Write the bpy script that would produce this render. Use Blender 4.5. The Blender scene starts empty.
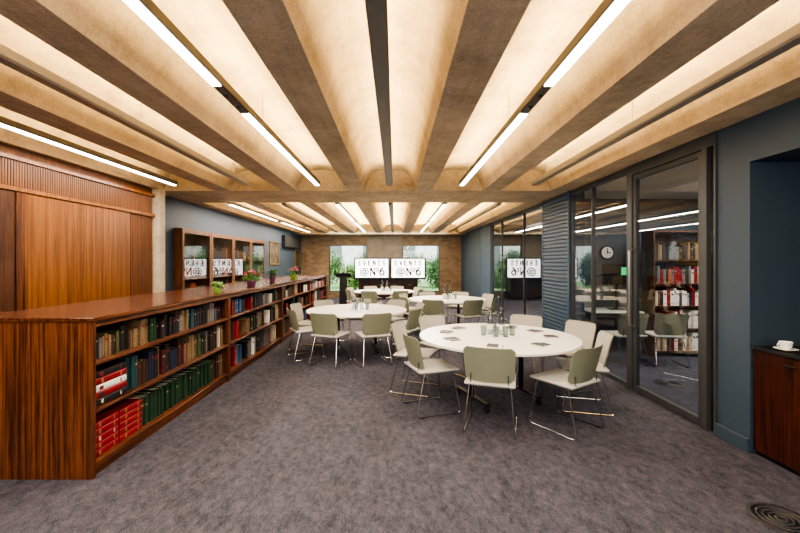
import bpy, bmesh, math, random
from mathutils import Vector, Matrix
random.seed(7)
S = bpy.context.scene
COL = S.collection
PI = math.pi
R = math.radians

# ------------------------------------------------------------------ materials
def newmat(name):
    m = bpy.data.materials.new(name); m.use_nodes = True
    nt = m.node_tree
    return m, nt, nt.nodes['Principled BSDF']

def plain(name, col, rough=0.5, metal=0.0, var=0.06, scale=30.0, bump=0.0, emit=None, es=0.0):
    m, nt, b = newmat(name)
    n = nt.nodes.new('ShaderNodeTexNoise'); n.inputs['Scale'].default_value = scale; n.inputs['Detail'].default_value = 3
    tc = nt.nodes.new('ShaderNodeTexCoord'); nt.links.new(tc.outputs['Object'], n.inputs['Vector'])
    r = nt.nodes.new('ShaderNodeValToRGB')
    c = Vector(col)
    r.color_ramp.elements[0].position = .3; r.color_ramp.elements[1].position = .7
    r.color_ramp.elements[0].color = (*(c*(1-var)), 1); r.color_ramp.elements[1].color = (*(c*(1+var)), 1)
    nt.links.new(n.outputs['Fac'], r.inputs['Fac']); nt.links.new(r.outputs['Color'], b.inputs['Base Color'])
    b.inputs['Roughness'].default_value = rough; b.inputs['Metallic'].default_value = metal
    if bump:
        bp = nt.nodes.new('ShaderNodeBump'); bp.inputs['Strength'].default_value = bump; bp.inputs['Distance'].default_value = .01
        nt.links.new(n.outputs['Fac'], bp.inputs['Height']); nt.links.new(bp.outputs['Normal'], b.inputs['Normal'])
    if emit:
        b.inputs['Emission Color'].default_value = (*emit, 1); b.inputs['Emission Strength'].default_value = es
    return m

def wood(name, c1, c2, stretch, rough=.38, dens=1.0, lo=.43, hi=.63, dist=.9):
    m, nt, b = newmat(name)
    tc = nt.nodes.new('ShaderNodeTexCoord'); mp = nt.nodes.new('ShaderNodeMapping')
    mp.inputs['Scale'].default_value = [s*dens for s in stretch]
    nt.links.new(tc.outputs['Object'], mp.inputs['Vector'])
    n = nt.nodes.new('ShaderNodeTexNoise'); n.inputs['Scale'].default_value = 1.3; n.inputs['Detail'].default_value = 6; n.inputs['Roughness'].default_value = .62
    n.inputs['Distortion'].default_value = dist
    nt.links.new(mp.outputs['Vector'], n.inputs['Vector'])
    n2 = nt.nodes.new('ShaderNodeTexNoise'); n2.inputs['Scale'].default_value = 8; n2.inputs['Detail'].default_value = 3
    nt.links.new(mp.outputs['Vector'], n2.inputs['Vector'])
    mx = nt.nodes.new('ShaderNodeMath'); mx.operation = 'MULTIPLY_ADD'; mx.inputs[1].default_value = .3
    nt.links.new(n2.outputs['Fac'], mx.inputs[0])
    ml = nt.nodes.new('ShaderNodeMath'); ml.operation = 'MULTIPLY'; ml.inputs[1].default_value = .75
    nt.links.new(n.outputs['Fac'], ml.inputs[0]); nt.links.new(ml.outputs[0], mx.inputs[2])
    r = nt.nodes.new('ShaderNodeValToRGB'); e = r.color_ramp.elements
    e[0].position = lo; e[1].position = hi
    e[0].color = (*c1, 1); e[1].color = (*c2, 1)
    nt.links.new(mx.outputs[0], r.inputs['Fac']); nt.links.new(r.outputs['Color'], b.inputs['Base Color'])
    b.inputs['Roughness'].default_value = rough
    return m

def concrete(name, c1, c2, scale=2.6):
    m, nt, b = newmat(name)
    tc = nt.nodes.new('ShaderNodeTexCoord')
    def noise(s, d, ro, v):
        n = nt.nodes.new('ShaderNodeTexNoise'); n.inputs['Scale'].default_value = s; n.inputs['Detail'].default_value = d; n.inputs['Roughness'].default_value = ro
        nt.links.new(v, n.inputs['Vector']); return n
    mp = nt.nodes.new('ShaderNodeMapping'); mp.inputs['Scale'].default_value = (14, .7, 14)      # shutter-board grain along the ribs
    nt.links.new(tc.outputs['Object'], mp.inputs['Vector'])
    n = noise(scale, 12, .75, tc.outputs['Object']); n2 = noise(70, 6, .85, tc.outputs['Object']); n3 = noise(1.4, 5, .6, mp.outputs['Vector'])
    def mix(a, b_, f):
        mx = nt.nodes.new('ShaderNodeMix'); mx.data_type = 'FLOAT'; mx.inputs['Factor'].default_value = f
        nt.links.new(a, mx.inputs['A']); nt.links.new(b_, mx.inputs['B']); return mx.outputs['Result']
    s = mix(mix(n.outputs['Fac'], n3.outputs['Fac'], .22), n2.outputs['Fac'], .42)
    r = nt.nodes.new('ShaderNodeValToRGB'); e = r.color_ramp.elements
    e[0].position = .40; e[1].position = .60; e[0].color = (*c1, 1); e[1].color = (*c2, 1)
    nt.links.new(s, r.inputs['Fac']); nt.links.new(r.outputs['Color'], b.inputs['Base Color'])
    bp = nt.nodes.new('ShaderNodeBump'); bp.inputs['Strength'].default_value = .35; bp.inputs['Distance'].default_value = .015
    nt.links.new(s, bp.inputs['Height']); nt.links.new(bp.outputs['Normal'], b.inputs['Normal'])
    b.inputs['Roughness'].default_value = .85
    return m

def carpet():
    m, nt, b = newmat('carpet')
    tc = nt.nodes.new('ShaderNodeTexCoord')
    mp = nt.nodes.new('ShaderNodeMapping'); mp.inputs['Rotation'].default_value = (0, 0, .5); mp.inputs['Scale'].default_value = (1.0, .6, 1)
    nt.links.new(tc.outputs['Object'], mp.inputs['Vector'])
    def noise(s, d, ro=.6, dist=0, v=None):
        n = nt.nodes.new('ShaderNodeTexNoise'); n.inputs['Scale'].default_value = s; n.inputs['Detail'].default_value = d; n.inputs['Roughness'].default_value = ro
        n.inputs['Distortion'].default_value = dist
        nt.links.new(v or tc.outputs['Object'], n.inputs['Vector']); return n
    a = noise(17, 10, .82, .4, mp.outputs['Vector']); c = noise(125, 3, .8); l = noise(3.2, 8, .8, .5, mp.outputs['Vector'])
    def mad(x, k, add):
        q = nt.nodes.new('ShaderNodeMath'); q.operation = 'MULTIPLY_ADD'; q.inputs[1].default_value = k
        nt.links.new(x, q.inputs[0])
        if hasattr(add, 'node'): nt.links.new(add, q.inputs[2])
        else: q.inputs[2].default_value = add
        return q.outputs[0]
    s = mad(a.outputs['Fac'], .42, mad(c.outputs['Fac'], .43, mad(l.outputs['Fac'], .15, 0.0)))
    r = nt.nodes.new('ShaderNodeValToRGB'); e = r.color_ramp.elements
    e[0].position = .40; e[1].position = .61
    e[0].color = (.026, .027, .036, 1); e[1].color = (.150, .148, .182, 1)
    nt.links.new(s, r.inputs['Fac']); nt.links.new(r.outputs['Color'], b.inputs['Base Color'])
    b.inputs['Roughness'].default_value = .95; b.inputs['Specular IOR Level'].default_value = .1
    bp = nt.nodes.new('ShaderNodeBump'); bp.inputs['Strength'].default_value = .6; bp.inputs['Distance'].default_value = .012
    nt.links.new(c.outputs['Fac'], bp.inputs['Height']); nt.links.new(bp.outputs['Normal'], b.inputs['Normal'])
    return m

def brick(name):
    m, nt, b = newmat(name)
    tc = nt.nodes.new('ShaderNodeTexCoord'); mp = nt.nodes.new('ShaderNodeMapping')
    mp.inputs['Rotation'].default_value = (PI/2, 0, 0)
    nt.links.new(tc.outputs['Object'], mp.inputs['Vector'])
    t = nt.nodes.new('ShaderNodeTexBrick'); t.inputs['Scale'].default_value = 2.2
    t.inputs['Color1'].default_value = (.235, .165, .10, 1); t.inputs['Color2'].default_value = (.155, .108, .066, 1); t.inputs['Mortar'].default_value = (.22, .17, .115, 1)
    t.inputs['Mortar Size'].default_value = .014
    nt.links.new(mp.outputs['Vector'], t.inputs['Vector']); nt.links.new(t.outputs['Color'], b.inputs['Base Color'])
    b.inputs['Roughness'].default_value = .9
    return m

def glass(name, tint, boost=1.0):
    m = bpy.data.materials.new(name); m.use_nodes = True; nt = m.node_tree
    for n in list(nt.nodes): nt.nodes.remove(n)
    o = nt.nodes.new('ShaderNodeOutputMaterial'); mx = nt.nodes.new('ShaderNodeMixShader')
    t = nt.nodes.new('ShaderNodeBsdfTransparent'); t.inputs['Color'].default_value = (*tint, 1)
    g = nt.nodes.new('ShaderNodeBsdfGlossy'); g.inputs['Roughness'].default_value = .0
    ge = nt.nodes.new('ShaderNodeNewGeometry')
    ior = nt.nodes.new('ShaderNodeMapRange'); ior.inputs['To Min'].default_value = 1.5; ior.inputs['To Max'].default_value = 1/1.5
    nt.links.new(ge.outputs['Backfacing'], ior.inputs['Value'])
    f = nt.nodes.new('ShaderNodeFresnel'); nt.links.new(ior.outputs['Result'], f.inputs['IOR'])
    k = nt.nodes.new('ShaderNodeMath'); k.operation = 'MULTIPLY'; k.inputs[1].default_value = boost; k.use_clamp = True
    nt.links.new(f.outputs[0], k.inputs[0]); nt.links.new(k.outputs[0], mx.inputs['Fac'])
    nt.links.new(t.outputs[0], mx.inputs[1]); nt.links.new(g.outputs[0], mx.inputs[2]); nt.links.new(mx.outputs[0], o.inputs['Surface'])
    return m

def emis(name, col, st):
    m, nt, b = newmat(name)
    b.inputs['Base Color'].default_value = (*[min(1, c) for c in col], 1)
    b.inputs['Emission Color'].default_value = (*col, 1); b.inputs['Emission Strength'].default_value = st
    return m

M = {
 'conc': concrete('ceiling_concrete', (.335, .270, .188), (.63, .53, .39)),
 'pier': concrete('grey_concrete', (.14, .115, .085), (.25, .21, .16)),
 'carpet': carpet(), 'brick': brick('tan_brick'),
 'blue': plain('slate_blue_paint', (.050, .076, .106), .55, var=.03),
 'blue2': plain('blue_slats', (.070, .115, .170), .5, var=.03),
 'bluer': plain('back_room_paint', (.13, .165, .205), .7, var=.03),
 'white': plain('white_paint', (.75, .73, .68), .7, var=.02),
 'rose_v': wood('rosewood_upright', (.040, .013, .007), (.195, .070, .027), (36, 36, .8), .30, 1, .43, .63, .6),
 'rose_h': wood('rosewood_level', (.046, .015, .007), (.205, .073, .028), (34, .8, 34), .32, 1, .42, .64, .5),
 'rose_t': wood('rosewood_top', (.034, .012, .006), (.155, .054, .022), (30, .8, 30), .20, 1, .43, .63, .6),
 'teak': wood('teak_panel', (.135, .048, .011), (.31, .120, .031), (26, 26, .5), .34, 1, .42, .64, .5),
 'teak2': wood('teak_slats', (.085, .030, .009), (.215, .082, .024), (26, 26, .6), .42, 1, .40, .66, .5),
 'cab': wood('dark_cabinet', (.016, .005, .004), (.085, .022, .010), (22, 22, .7), .3),
 'oak': wood('cabinet_frame', (.08, .030, .012), (.21, .088, .034), (18, 18, 1), .4),
 'walnut': wood('shelf_walnut', (.045, .017, .008), (.12, .048, .02), (18, 18, 1), .4),
 'black': plain('black_metal', (.014, .014, .016), .4, var=.05),
 'frame': plain('graphite_frame', (.075, .078, .08), .4, .2, var=.03),
 'grey': plain('fixture_grey', (.13, .125, .115), .45, .2, var=.03),
 'grey2': plain('fixture_underside', (.30, .285, .26), .4, .1, var=.03),
 'mid': plain('fixture_mid_grey', (.165, .16, .155), .45, .0, var=.03),
 'pale': plain('fixture_pale', (.44, .42, .375), .45, .0, var=.03),
 'dgrey': plain('far_window_grey', (.22, .23, .22), .5),
 'sage': plain('sage_shell', (.235, .25, .180), .5, var=.03),
 'pad': plain('back_fabric', (.40, .385, .335), .9, var=.08, scale=220, bump=.2),
 'seat': plain('seat_fabric', (.50, .485, .45), .9, var=.08, scale=220, bump=.2),
 'seatd': plain('seat_under', (.2, .2, .18), .6),
 'chrome': plain('chrome_wire', (.62, .62, .62), .18, 1.0, var=.02),
 'top': plain('white_laminate', (.76, .745, .68), .32, var=.01),
 'edge': plain('table_edge', (.42, .40, .35), .5),
 'lamp': emis('lit_diffuser', (1, .95, .86), 9.0),
 'screen': emis('lit_screen', (.97, .98, 1), 2.2),
 'ink': plain('screen_ink', (.004, .005, .010), .6),
 'glass': glass('partition_glass', (.94, .96, .97), 1.75),
 'cglass': glass('cabinet_glass', (.95, .96, .96), 1.25),
 'wglass': glass('window_glass', (.98, .99, .99), .8),
 'clear': glass('clear_glass', (.70, .77, .78), 2.6),
 'paper': plain('paper', (.78, .75, .66), .9, var=.04, scale=200),
 'notebook': plain('dark_notebook', (.07, .07, .07), .6),
 'china': plain('white_china', (.85, .83, .78), .25, var=.01),
 'leaf': plain('leaf_green', (.07, .17, .03), .6, var=.4, scale=12),
 'leafd': plain('leaf_dark', (.085, .185, .06), .6, var=.5, scale=6),
 'leafb': plain('leaf_bright', (.19, .32, .11), .6, var=.4, scale=4),
 'pot': plain('plum_pot', (.10, .03, .06), .4),
 'potg': plain('lime_pot', (.20, .30, .06), .5),
 'pink': plain('crimson_petal', (.50, .03, .11), .6, var=.25),
 'purple': plain('purple_petal', (.30, .05, .25), .6, var=.25),
 'brass': plain('brass', (.50, .32, .10), .3, .9),
 'art': plain('painting_tone', (.10, .075, .05), .6, var=.8, scale=5),
 'clockf': plain('clock_face', (.85, .84, .80), .5, var=.01, emit=(1, 1, .96), es=.12),  # faint glow added to brighten the face, which is no lamp
 'green': emis('green_sign', (.05, .9, .3), .35),
 'grass': plain('lawn', (.14, .24, .08), .9, var=.4, scale=3),
 'build': plain('far_stone', (.72, .70, .66), .9, var=.1, scale=2),
 'bark': plain('bark', (.10, .07, .05), .9),
 'rubber': plain('rubber', (.02, .02, .02), .6),
 'steel': plain('brushed_steel', (.30, .29, .28), .3, .9),
}

# ------------------------------------------------------------------ mesh helpers
class MB:
    def __init__(s): s.bm = bmesh.new()
    def box(s, x0, x1, y0, y1, z0, z1, bev=0, seg=2):
        r = bmesh.ops.create_cube(s.bm, size=1.0)
        for v in r['verts']:
            v.co = Vector((x0+(v.co.x+.5)*(x1-x0), y0+(v.co.y+.5)*(y1-y0), z0+(v.co.z+.5)*(z1-z0)))
        if bev:
            es = list({e for v in r['verts'] for e in v.link_edges})
            bmesh.ops.bevel(s.bm, geom=es, offset=bev, segments=seg, affect='EDGES', profile=.5)
        return s
    def lathe(s, prof, n=20, c=(0, 0, 0), cap=True):
        rings = []
        for r, z in prof:
            rings.append([s.bm.verts.new((c[0]+r*math.cos(2*PI*i/n), c[1]+r*math.sin(2*PI*i/n), c[2]+z)) for i in range(n)])
        for a, b in zip(rings, rings[1:]):
            for i in range(n): s.bm.faces.new((a[i], a[(i+1) % n], b[(i+1) % n], b[i]))
        if cap:
            s.bm.faces.new(rings[0][::-1]); s.bm.faces.new(rings[-1])
        return s
    def tube(s, pts, r, n=8, closed=False):
        pts = [Vector(p) for p in pts]; rings = []; N = len(pts)
        up = None
        for i, p in enumerate(pts):
            if closed: t = (pts[(i+1) % N]-pts[i-1]).normalized()
            else: t = (pts[min(i+1, N-1)]-pts[max(i-1, 0)]).normalized()
            if up is None:
                up = Vector((0, 0, 1)) if abs(t.z) < .9 else Vector((1, 0, 0))
            a = (up - t*up.dot(t)).normalized(); b = t.cross(a); up = a
            rings.append([s.bm.verts.new(p + r*(a*math.cos(2*PI*k/n)+b*math.sin(2*PI*k/n))) for k in range(n)])
        prs = list(zip(rings, rings[1:])) + ([(rings[-1], rings[0])] if closed else [])
        for a, b in prs:
            for k in range(n): s.bm.faces.new((a[k], a[(k+1) % n], b[(k+1) % n], b[k]))
        if not closed:
            s.bm.faces.new(rings[0][::-1]); s.bm.faces.new(rings[-1])
        return s
    def prism(s, poly, axis, a, b):
        def P(p, t): return (p[0], t, p[1]) if axis == 'y' else (p[0], p[1], t)
        A = [s.bm.verts.new(P(p, a)) for p in poly]; B = [s.bm.verts.new(P(p, b)) for p in poly]
        n = len(poly)
        for i in range(n): s.bm.faces.new((A[i], A[(i+1) % n], B[(i+1) % n], B[i]))
        s.bm.faces.new(A[::-1]); s.bm.faces.new(B)
        return s
    def stroke(s, pts, w, y):                       # flat ribbon of width w in the x-z plane
        pts = [Vector(p) for p in pts]; L = []; Rr = []
        for i, p in enumerate(pts):
            t = (pts[min(i+1, len(pts)-1)]-pts[max(i-1, 0)]).normalized(); nrm = Vector((-t.y, t.x))*(w/2)
            a = p+nrm; b = p-nrm
            L.append(s.bm.verts.new((a.x, y, a.y))); Rr.append(s.bm.verts.new((b.x, y, b.y)))
        for i in range(len(pts)-1): s.bm.faces.new((L[i], L[i+1], Rr[i+1], Rr[i]))
        return s
    def ball(s, c, r, sub=1, sc=(1, 1, 1)):
        q = bmesh.ops.create_icosphere(s.bm, subdivisions=sub, radius=r)
        for v in q['verts']: v.co = Vector((v.co.x*sc[0]+c[0], v.co.y*sc[1]+c[1], v.co.z*sc[2]+c[2]))
        return s
    def leaf(s, c, sz, rnd):
        d = Vector((rnd.uniform(-1, 1), rnd.uniform(-1, 1), rnd.uniform(-.6, 1))).normalized()
        e = d.cross(Vector((rnd.uniform(-1, 1), rnd.uniform(-1, 1), rnd.uniform(-1, 1)))).normalized()
        c = Vector(c)
        vs = [s.bm.verts.new(p) for p in (c, c+d*sz*.5+e*sz*.28, c+d*sz, c+d*sz*.5-e*sz*.28)]
        s.bm.faces.new(vs); return s
    def build(s, name, mat, parent=None, smooth=False):
        bmesh.ops.recalc_face_normals(s.bm, faces=s.bm.faces)
        me = bpy.data.meshes.new(name); s.bm.to_mesh(me); s.bm.free()
        if smooth:
            for p in me.polygons: p.use_smooth = True
            try: me.set_sharp_from_angle(angle=R(40))
            except Exception: pass
        me.materials.append(M[mat] if isinstance(mat, str) else mat)
        o = bpy.data.objects.new(name, me); COL.objects.link(o)
        if parent: o.parent = parent
        return o

def tag(o, label, cat=None, group=None, kind=None):
    o['label'] = label
    if cat: o['category'] = cat
    if group: o['group'] = group
    if kind: o['kind'] = kind
    return o
def empty(name, loc, label, cat, group=None, rz=0):
    o = bpy.data.objects.new(name, None); COL.objects.link(o); o.empty_display_size = .1
    o.location = loc; o.rotation_euler = (0, 0, rz)
    return tag(o, label, cat, group)
def struct(name, mb, mat, label=None, cat=None, parent=None, smooth=False):
    o = mb.build(name, mat, parent, smooth)
    if not parent:
        o['kind'] = 'structure'; o['label'] = label or name; o['category'] = cat or name.split('_')[0]
    return o
def copy_tree(o, parent=None):
    c = o.copy(); COL.objects.link(c)
    if parent: c.parent = parent
    for ch in [k for k in bpy.data.objects if k.parent == o]: copy_tree(ch, c)
    return c
def round_path(pts, rad, k=4):
    pts = [Vector(p) for p in pts]; out = [pts[0]]
    for i in range(1, len(pts)-1):
        a, b, c = pts[i-1], pts[i], pts[i+1]
        p = b+(a-b).normalized()*rad; q = b+(c-b).normalized()*rad
        for j in range(k+1):
            t = j/k; out.append((1-t)**2*p+2*t*(1-t)*b+t*t*q)
    out.append(pts[-1]); return out
ORD = ['zeroth','first','second','third','fourth','fifth','sixth','seventh','eighth','ninth','tenth','eleventh','twelfth','thirteenth','fourteenth','fifteenth','sixteenth','seventeenth','eighteenth','nineteenth']
TENS = {20:'twent',30:'thirt',40:'fort',50:'fift',60:'sixt',70:'sevent'}
def ordw(n):
    if n < 20: return ORD[n]
    t = n//10*10
    return TENS[t]+'ieth' if n == t else TENS[t]+'y-'+ORD[n-t]

# ------------------------------------------------------------------ room shell
CZ = 2.81                    # underside of the beams
XR, YF, YB = 2.97, 17.0, -2.2
struct('floor', MB().box(-4.8, 7.4, YB-.2, YF+.2, -.12, 0), 'carpet', 'mottled mauve grey carpet across the whole room', 'floor')

fx = [-3.5, -2.36, -1.23, -.09, 1.06, 2.21]      # coffer axes
def coffer_profile():
    pts = []
    h = .43
    side = [(-h, 0), (-h+.015, .06), (-.365, .18), (-.32, .27), (-.25, .325), (-.13, .35), (0, .356)]
    prof = side + [(-x, z) for x, z in side[-2::-1]]
    pts.append((-4.75, CZ))
    for c in fx:
        for x, z in prof: pts.append((c+x, CZ+z))
    pts.append((3.05, CZ))
    return pts
cp = coffer_profile(); TOP = CZ+.55
def bay(mb, y0, y1):
    poly = cp + [(3.05, TOP), (-4.75, TOP)]
    mb.prism(poly, 'y', y0, y1)
mb = MB(); bay(mb, YB, 6.45); bay(mb, 7.75, 15.9)
mb.box(-4.75, 3.05, 6.45, 7.75, CZ, TOP); mb.box(-4.75, 3.05, 15.9, YF+.2, CZ-.04, TOP)
struct('ceiling', mb, 'conc', 'warm lit concrete ceiling of deep ribs and vaulted coffers', 'ceiling', smooth=True)
struct('ceiling_2', MB().box(3.06, 7.4, YB-.2, YF+.2, CZ, CZ+.15), 'white', 'flat ceiling over the rooms behind the glass', 'ceiling')
struct('wall_back', MB().box(-4.8, 7.4, YB-.2, YB, 0, 3.3), 'white', 'plain wall behind the viewpoint', 'wall')

# left: timber door wall, then blue wall with an alcove for the cabinets
WX = -4.0
G0, G1 = 7.22, 11.82
struct('wall_left', MB().box(-4.5, WX, YB, 6.25, 0, CZ-.001), 'teak2', 'timber lined left wall around the doors', 'wall')
struct('wall_left_far', MB().box(-4.7, -4.2, 6.40, G0-.005, 0, CZ-.001).box(-4.7, -4.2, G1+.005, YF, 0, CZ-.001).box(-4.7, -4.2, G0-.005, G1+.005, 2.255, CZ-.001).box(-4.7, -4.42, G0-.005, G1+.005, 0, 2.255), 'blue', 'slate blue left wall beyond the timber doors', 'wall')
struct('trim_1', MB().box(-4.5, -3.87, 6.25, 6.40, 0, CZ-.002), 'conc', 'concrete pier edge between timber doors and blue wall', 'pier')
mb = MB(); y = .2
while y < 6.2:
    mb.box(WX+.002, WX+.04, y, y+.023, 2.385, 2.66, .004, 1); y += .030
struct('trim_2', mb, 'teak2', 'band of vertical timber slats above the doors', 'panelling')
struct('trim_3', MB().box(WX+.002, WX+.065, .2, 6.24, 2.34, 2.383).box(WX+.002, WX+.065, .2, 6.24, 2.662, 2.70), 'teak', 'timber rails framing the slatted band', 'rail')
mb = MB(); y = 5.70
while y < 6.2:
    mb.box(WX+.002, WX+.04, y, y+.023, 0, 2.338, .004, 1); y += .030
struct('trim_4', mb, 'teak2', 'narrow vertical slats beside the timber doors', 'panelling')
for i, (a, b) in enumerate([(4.06, 4.86), (4.866, 5.67)]):
    d = struct(f'door_{i+1}', MB().box(WX+.002, WX+.05, a, b, .01, 2.335, .002, 1), 'teak', ['nearer tall timber sliding door leaf on the left', 'farther tall timber sliding door leaf on the left'][i], 'door')
d = struct('door_3', MB().box(WX+.002, WX+.05, 2.6, 3.95, 0, 2.335, .002, 1), 'walnut', 'darker timber door leaf at the far left edge', 'door')
struct('frame', MB().box(WX+.002, WX+.062, 3.96, 4.05, 0, 2.335, .003, 1), 'rose_v', parent=d)

# right wall with niche, louvred piers, glazing
mb = MB().box(XR, 3.22, 3.18, 3.50, 0, CZ).box(XR, 3.6, YB, 1.35, 0, CZ).box(3.5, 3.7, 1.35, 3.5, 0, CZ).box(XR, 3.5, 1.35, 3.18, 2.44, CZ).box(3.22, 3.5, 3.18, 3.5, 0, CZ)
struct('wall_right', mb, 'blue', 'slate blue right wall with the servery niche', 'wall')
struct('baseboard_right', MB().box(2.945, 2.968, 3.18, 3.50, 0, .12, .004, 1), 'blue', 'blue skirting on the pier by the glass door', 'skirting')
struct('wall_right_pier', MB().box(XR, 3.2, 6.42, 7.6, 0, CZ), 'blue', 'blue pier between the two glazed screens', 'wall')
def louvre(name, y0, y1, label):
    mb = MB(); z = .10
    while z < CZ-.09:
        mb.box(2.94, 2.968, y0+.05, y1-.05, z, z+.052); z += .068
    mb.box(2.935, 2.968, y0, y0+.045, 0, CZ-.004).box(2.935, 2.968, y1-.045, y1, 0, CZ-.004)
    struct(name, mb, 'blue2', label, 'panelling')
louvre('trim_5', 6.43, 7.59, 'louvred blue slats on the pier between glazed screens')
louvre('trim_8', 11.72, 13.1, 'second louvred blue panel beyond the far glazed screen')
struct('wall_right_far', MB().box(XR, 3.2, 11.7, YF, 0, CZ), 'blue', 'blue wall at the far right by the brickwork', 'wall')
def glazed(name, label, y0, y1, mull, ztop=CZ-.01):
    mb = MB().box(2.97, 3.03, y0, y1, ztop-.07, ztop).box(2.97, 3.03, y0, y1, 0, .05)
    o = struct(name, mb, 'frame', label, 'glazed screen')
    edges = [y0]+mull+[y1]
    for m_ in edges:
        a, b = (m_, m_+.03) if m_ == y0 else ((m_-.03, m_) if m_ == y1 else (m_-.010, m_+.010))
        struct('mullion', MB().box(2.97, 3.03, a, b, .05, ztop-.07), 'frame', parent=o)
    for a, b in zip(edges, edges[1:]):
        struct('pane', MB().box(2.995, 3.005, a+.03, b-.03, .05, ztop-.07), 'glass', parent=o)
    return o
glazed('window_1', 'tall glazed screen left of the glass door', 4.84, 6.42, [5.74])
glazed('window_2', 'far glazed screen beyond the louvred blue pier', 7.6, 11.7, [8.8, 10.6])
mb = MB().box(2.95, 3.04, 4.74, 4.84, 0, CZ-.002).box(2.95, 3.04, 3.50, 3.52, 0, CZ-.002).box(2.95, 3.04, 3.60, 3.66, 0, CZ-.002).box(2.95, 3.04, 3.66, 4.74, 2.68, CZ-.002).box(2.95, 3.04, 3.52, 3.60, 2.68, CZ-.002)
struct('trim_6', mb, 'frame', 'graphite frame around the glass door', 'door frame')
struct('window_3', MB().box(2.99, 3.0, 3.522, 3.598, .0, 2.678), 'glass', 'narrow glass sidelight right of the glass door', 'window')
d = struct('door_4', MB().box(2.965, 3.015, 3.665, 3.715, .01, 2.675).box(2.965, 3.015, 4.685, 4.735, .01, 2.675).box(2.965, 3.015, 3.715, 4.685, 2.62, 2.675).box(2.965, 3.015, 3.715, 4.685, .01, .08), 'frame', 'tall graphite framed glass door on the right', 'door')
struct('pane', MB().box(2.985, 2.995, 3.715, 4.685, .08, 2.62), 'glass', parent=d)
h = struct('door_handle', MB().tube(round_path([(2.96, 4.71, .80), (2.90, 4.71, .80), (2.90, 4.71, 1.75), (2.96, 4.71, 1.75)], .02), .011), 'steel', parent=d, smooth=True)
# rooms behind the glass
struct('wall_partition', MB().box(3.2, 7.2, 7.3, 7.45, 0, CZ), 'bluer', 'back wall of the room behind the glass door', 'wall')
struct('wall_right_outer', MB().box(7.2, 7.4, YB, YF+.2, 0, CZ), 'bluer', 'outer wall of the rooms behind the glass', 'wall')
struct('wall_far_side', MB().box(3.2, 7.2, YF, YF+.2, 0, CZ), 'bluer', 'end wall of the far room behind glass', 'wall')

# far wall with two windows
WZ0, WZ1 = .25, 2.36
w1 = (-2.95, -1.25); w2 = (.33, 2.0)
mb = MB()
for a, b in [(-4.7, w1[0]), (w1[1], w2[0]), (w2[1], 3.2)]: mb.box(a, b, YF, YF+.2, 0, CZ-.04)
for a, b in [w1, w2]: mb.box(a, b, YF, YF+.2, 0, WZ0); mb.box(a, b, YF, YF+.2, WZ1, CZ-.04)
struct('wall_far', mb, 'brick', 'tan brick far wall with two windows', 'wall')
struct('trim_7', MB().box(w1[1]+.01, w2[0]-.01, YF-.03, YF-.001, 0, CZ-.045), 'pier', 'concrete pier between the two far windows', 'pier')
for i, (a, b) in enumerate([w1, w2]):
    o = struct(f'window_{4+i}', MB().box(a, a+.04, YF+.05, YF+.1, WZ0, WZ1).box(b-.04, b, YF+.05, YF+.1, WZ0, WZ1).box(a+.04, b-.04, YF+.05, YF+.1, WZ0, WZ0+.05).box(a+.04, b-.04, YF+.05, YF+.1, WZ1-.04, WZ1),
               'frame', ['left window in the far brick wall', 'right window in the far brick wall'][i], 'window')
    struct('pane', MB().box(a+.04, b-.04, YF+.07, YF+.075, WZ0+.05, WZ1-.04), 'wglass', parent=o)

# ------------------------------------------------------------------ outside
struct('ground', MB().box(-14, 14, YF+.2, 40, -.2, -.05), 'grass', 'lawn outside the far windows', 'lawn')
b = empty('building', (0, 31, -.05), 'pale stone building seen through the far windows', 'building')
MB().box(-14, 14, 0, 4, 0, 7).build('wall', 'build', b)
for x in range(-11, 12, 3):
    MB().box(x-.6, x+.6, -.04, .0, 1.0, 3.0).build('window', 'dgrey', b)
def shrub(x, y, r, h, mat, label, seed):
    rnd = random.Random(seed)
    e = empty('shrub', (x, y, -.05), label, 'shrub', 'shrubs outside the far windows')
    MB().tube([(0, 0, 0), (.03, 0, h*.4), (0, .02, h*.75)], .05).build('stem', 'bark', e, True)
    mb = MB()
    for i in range(4200):
        u = Vector((rnd.gauss(0, 1), rnd.gauss(0, 1), rnd.gauss(0, 1))).normalized()*(rnd.random()**.3)*(.8+.2*math.sin(i*.7))
        mb.leaf((u.x*r*1.05, u.y*r*.7, h*.5+u.z*h*.46), .12, rnd)
    mb.build('foliage', mat, e)
for i, (x, y, r, h, mt, lb) in enumerate([(-4.5, 20, .95, 2.4, 'leafd', 'green bush outside left window, leftmost of the near row'), (-2.2, 20.4, .95, 1.7, 'leafb', 'low bright bush outside the left window'),
    (.1, 20, .95, 1.7, 'leafb', 'low bright bush hidden mostly behind the screens'), (2.4, 20.2, .95, 2.2, 'leafd', 'tall green bush outside the right window'),
    (-4.2, 24, 1.1, 2.6, 'leafb', 'back row bush outside left window, leftmost'), (-1.5, 24, 1.1, 2.6, 'leafd', 'tall green bush in the back row behind left window'), (1.2, 24.4, 1.1, 2.5, 'leafd', 'tall green bush in the back row, right window'), (3.8, 24.2, 1.1, 2.7, 'leafb', 'back row bush outside right window, rightmost')]):
    shrub(x, y, r, h, mt, lb, 40+i)

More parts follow.
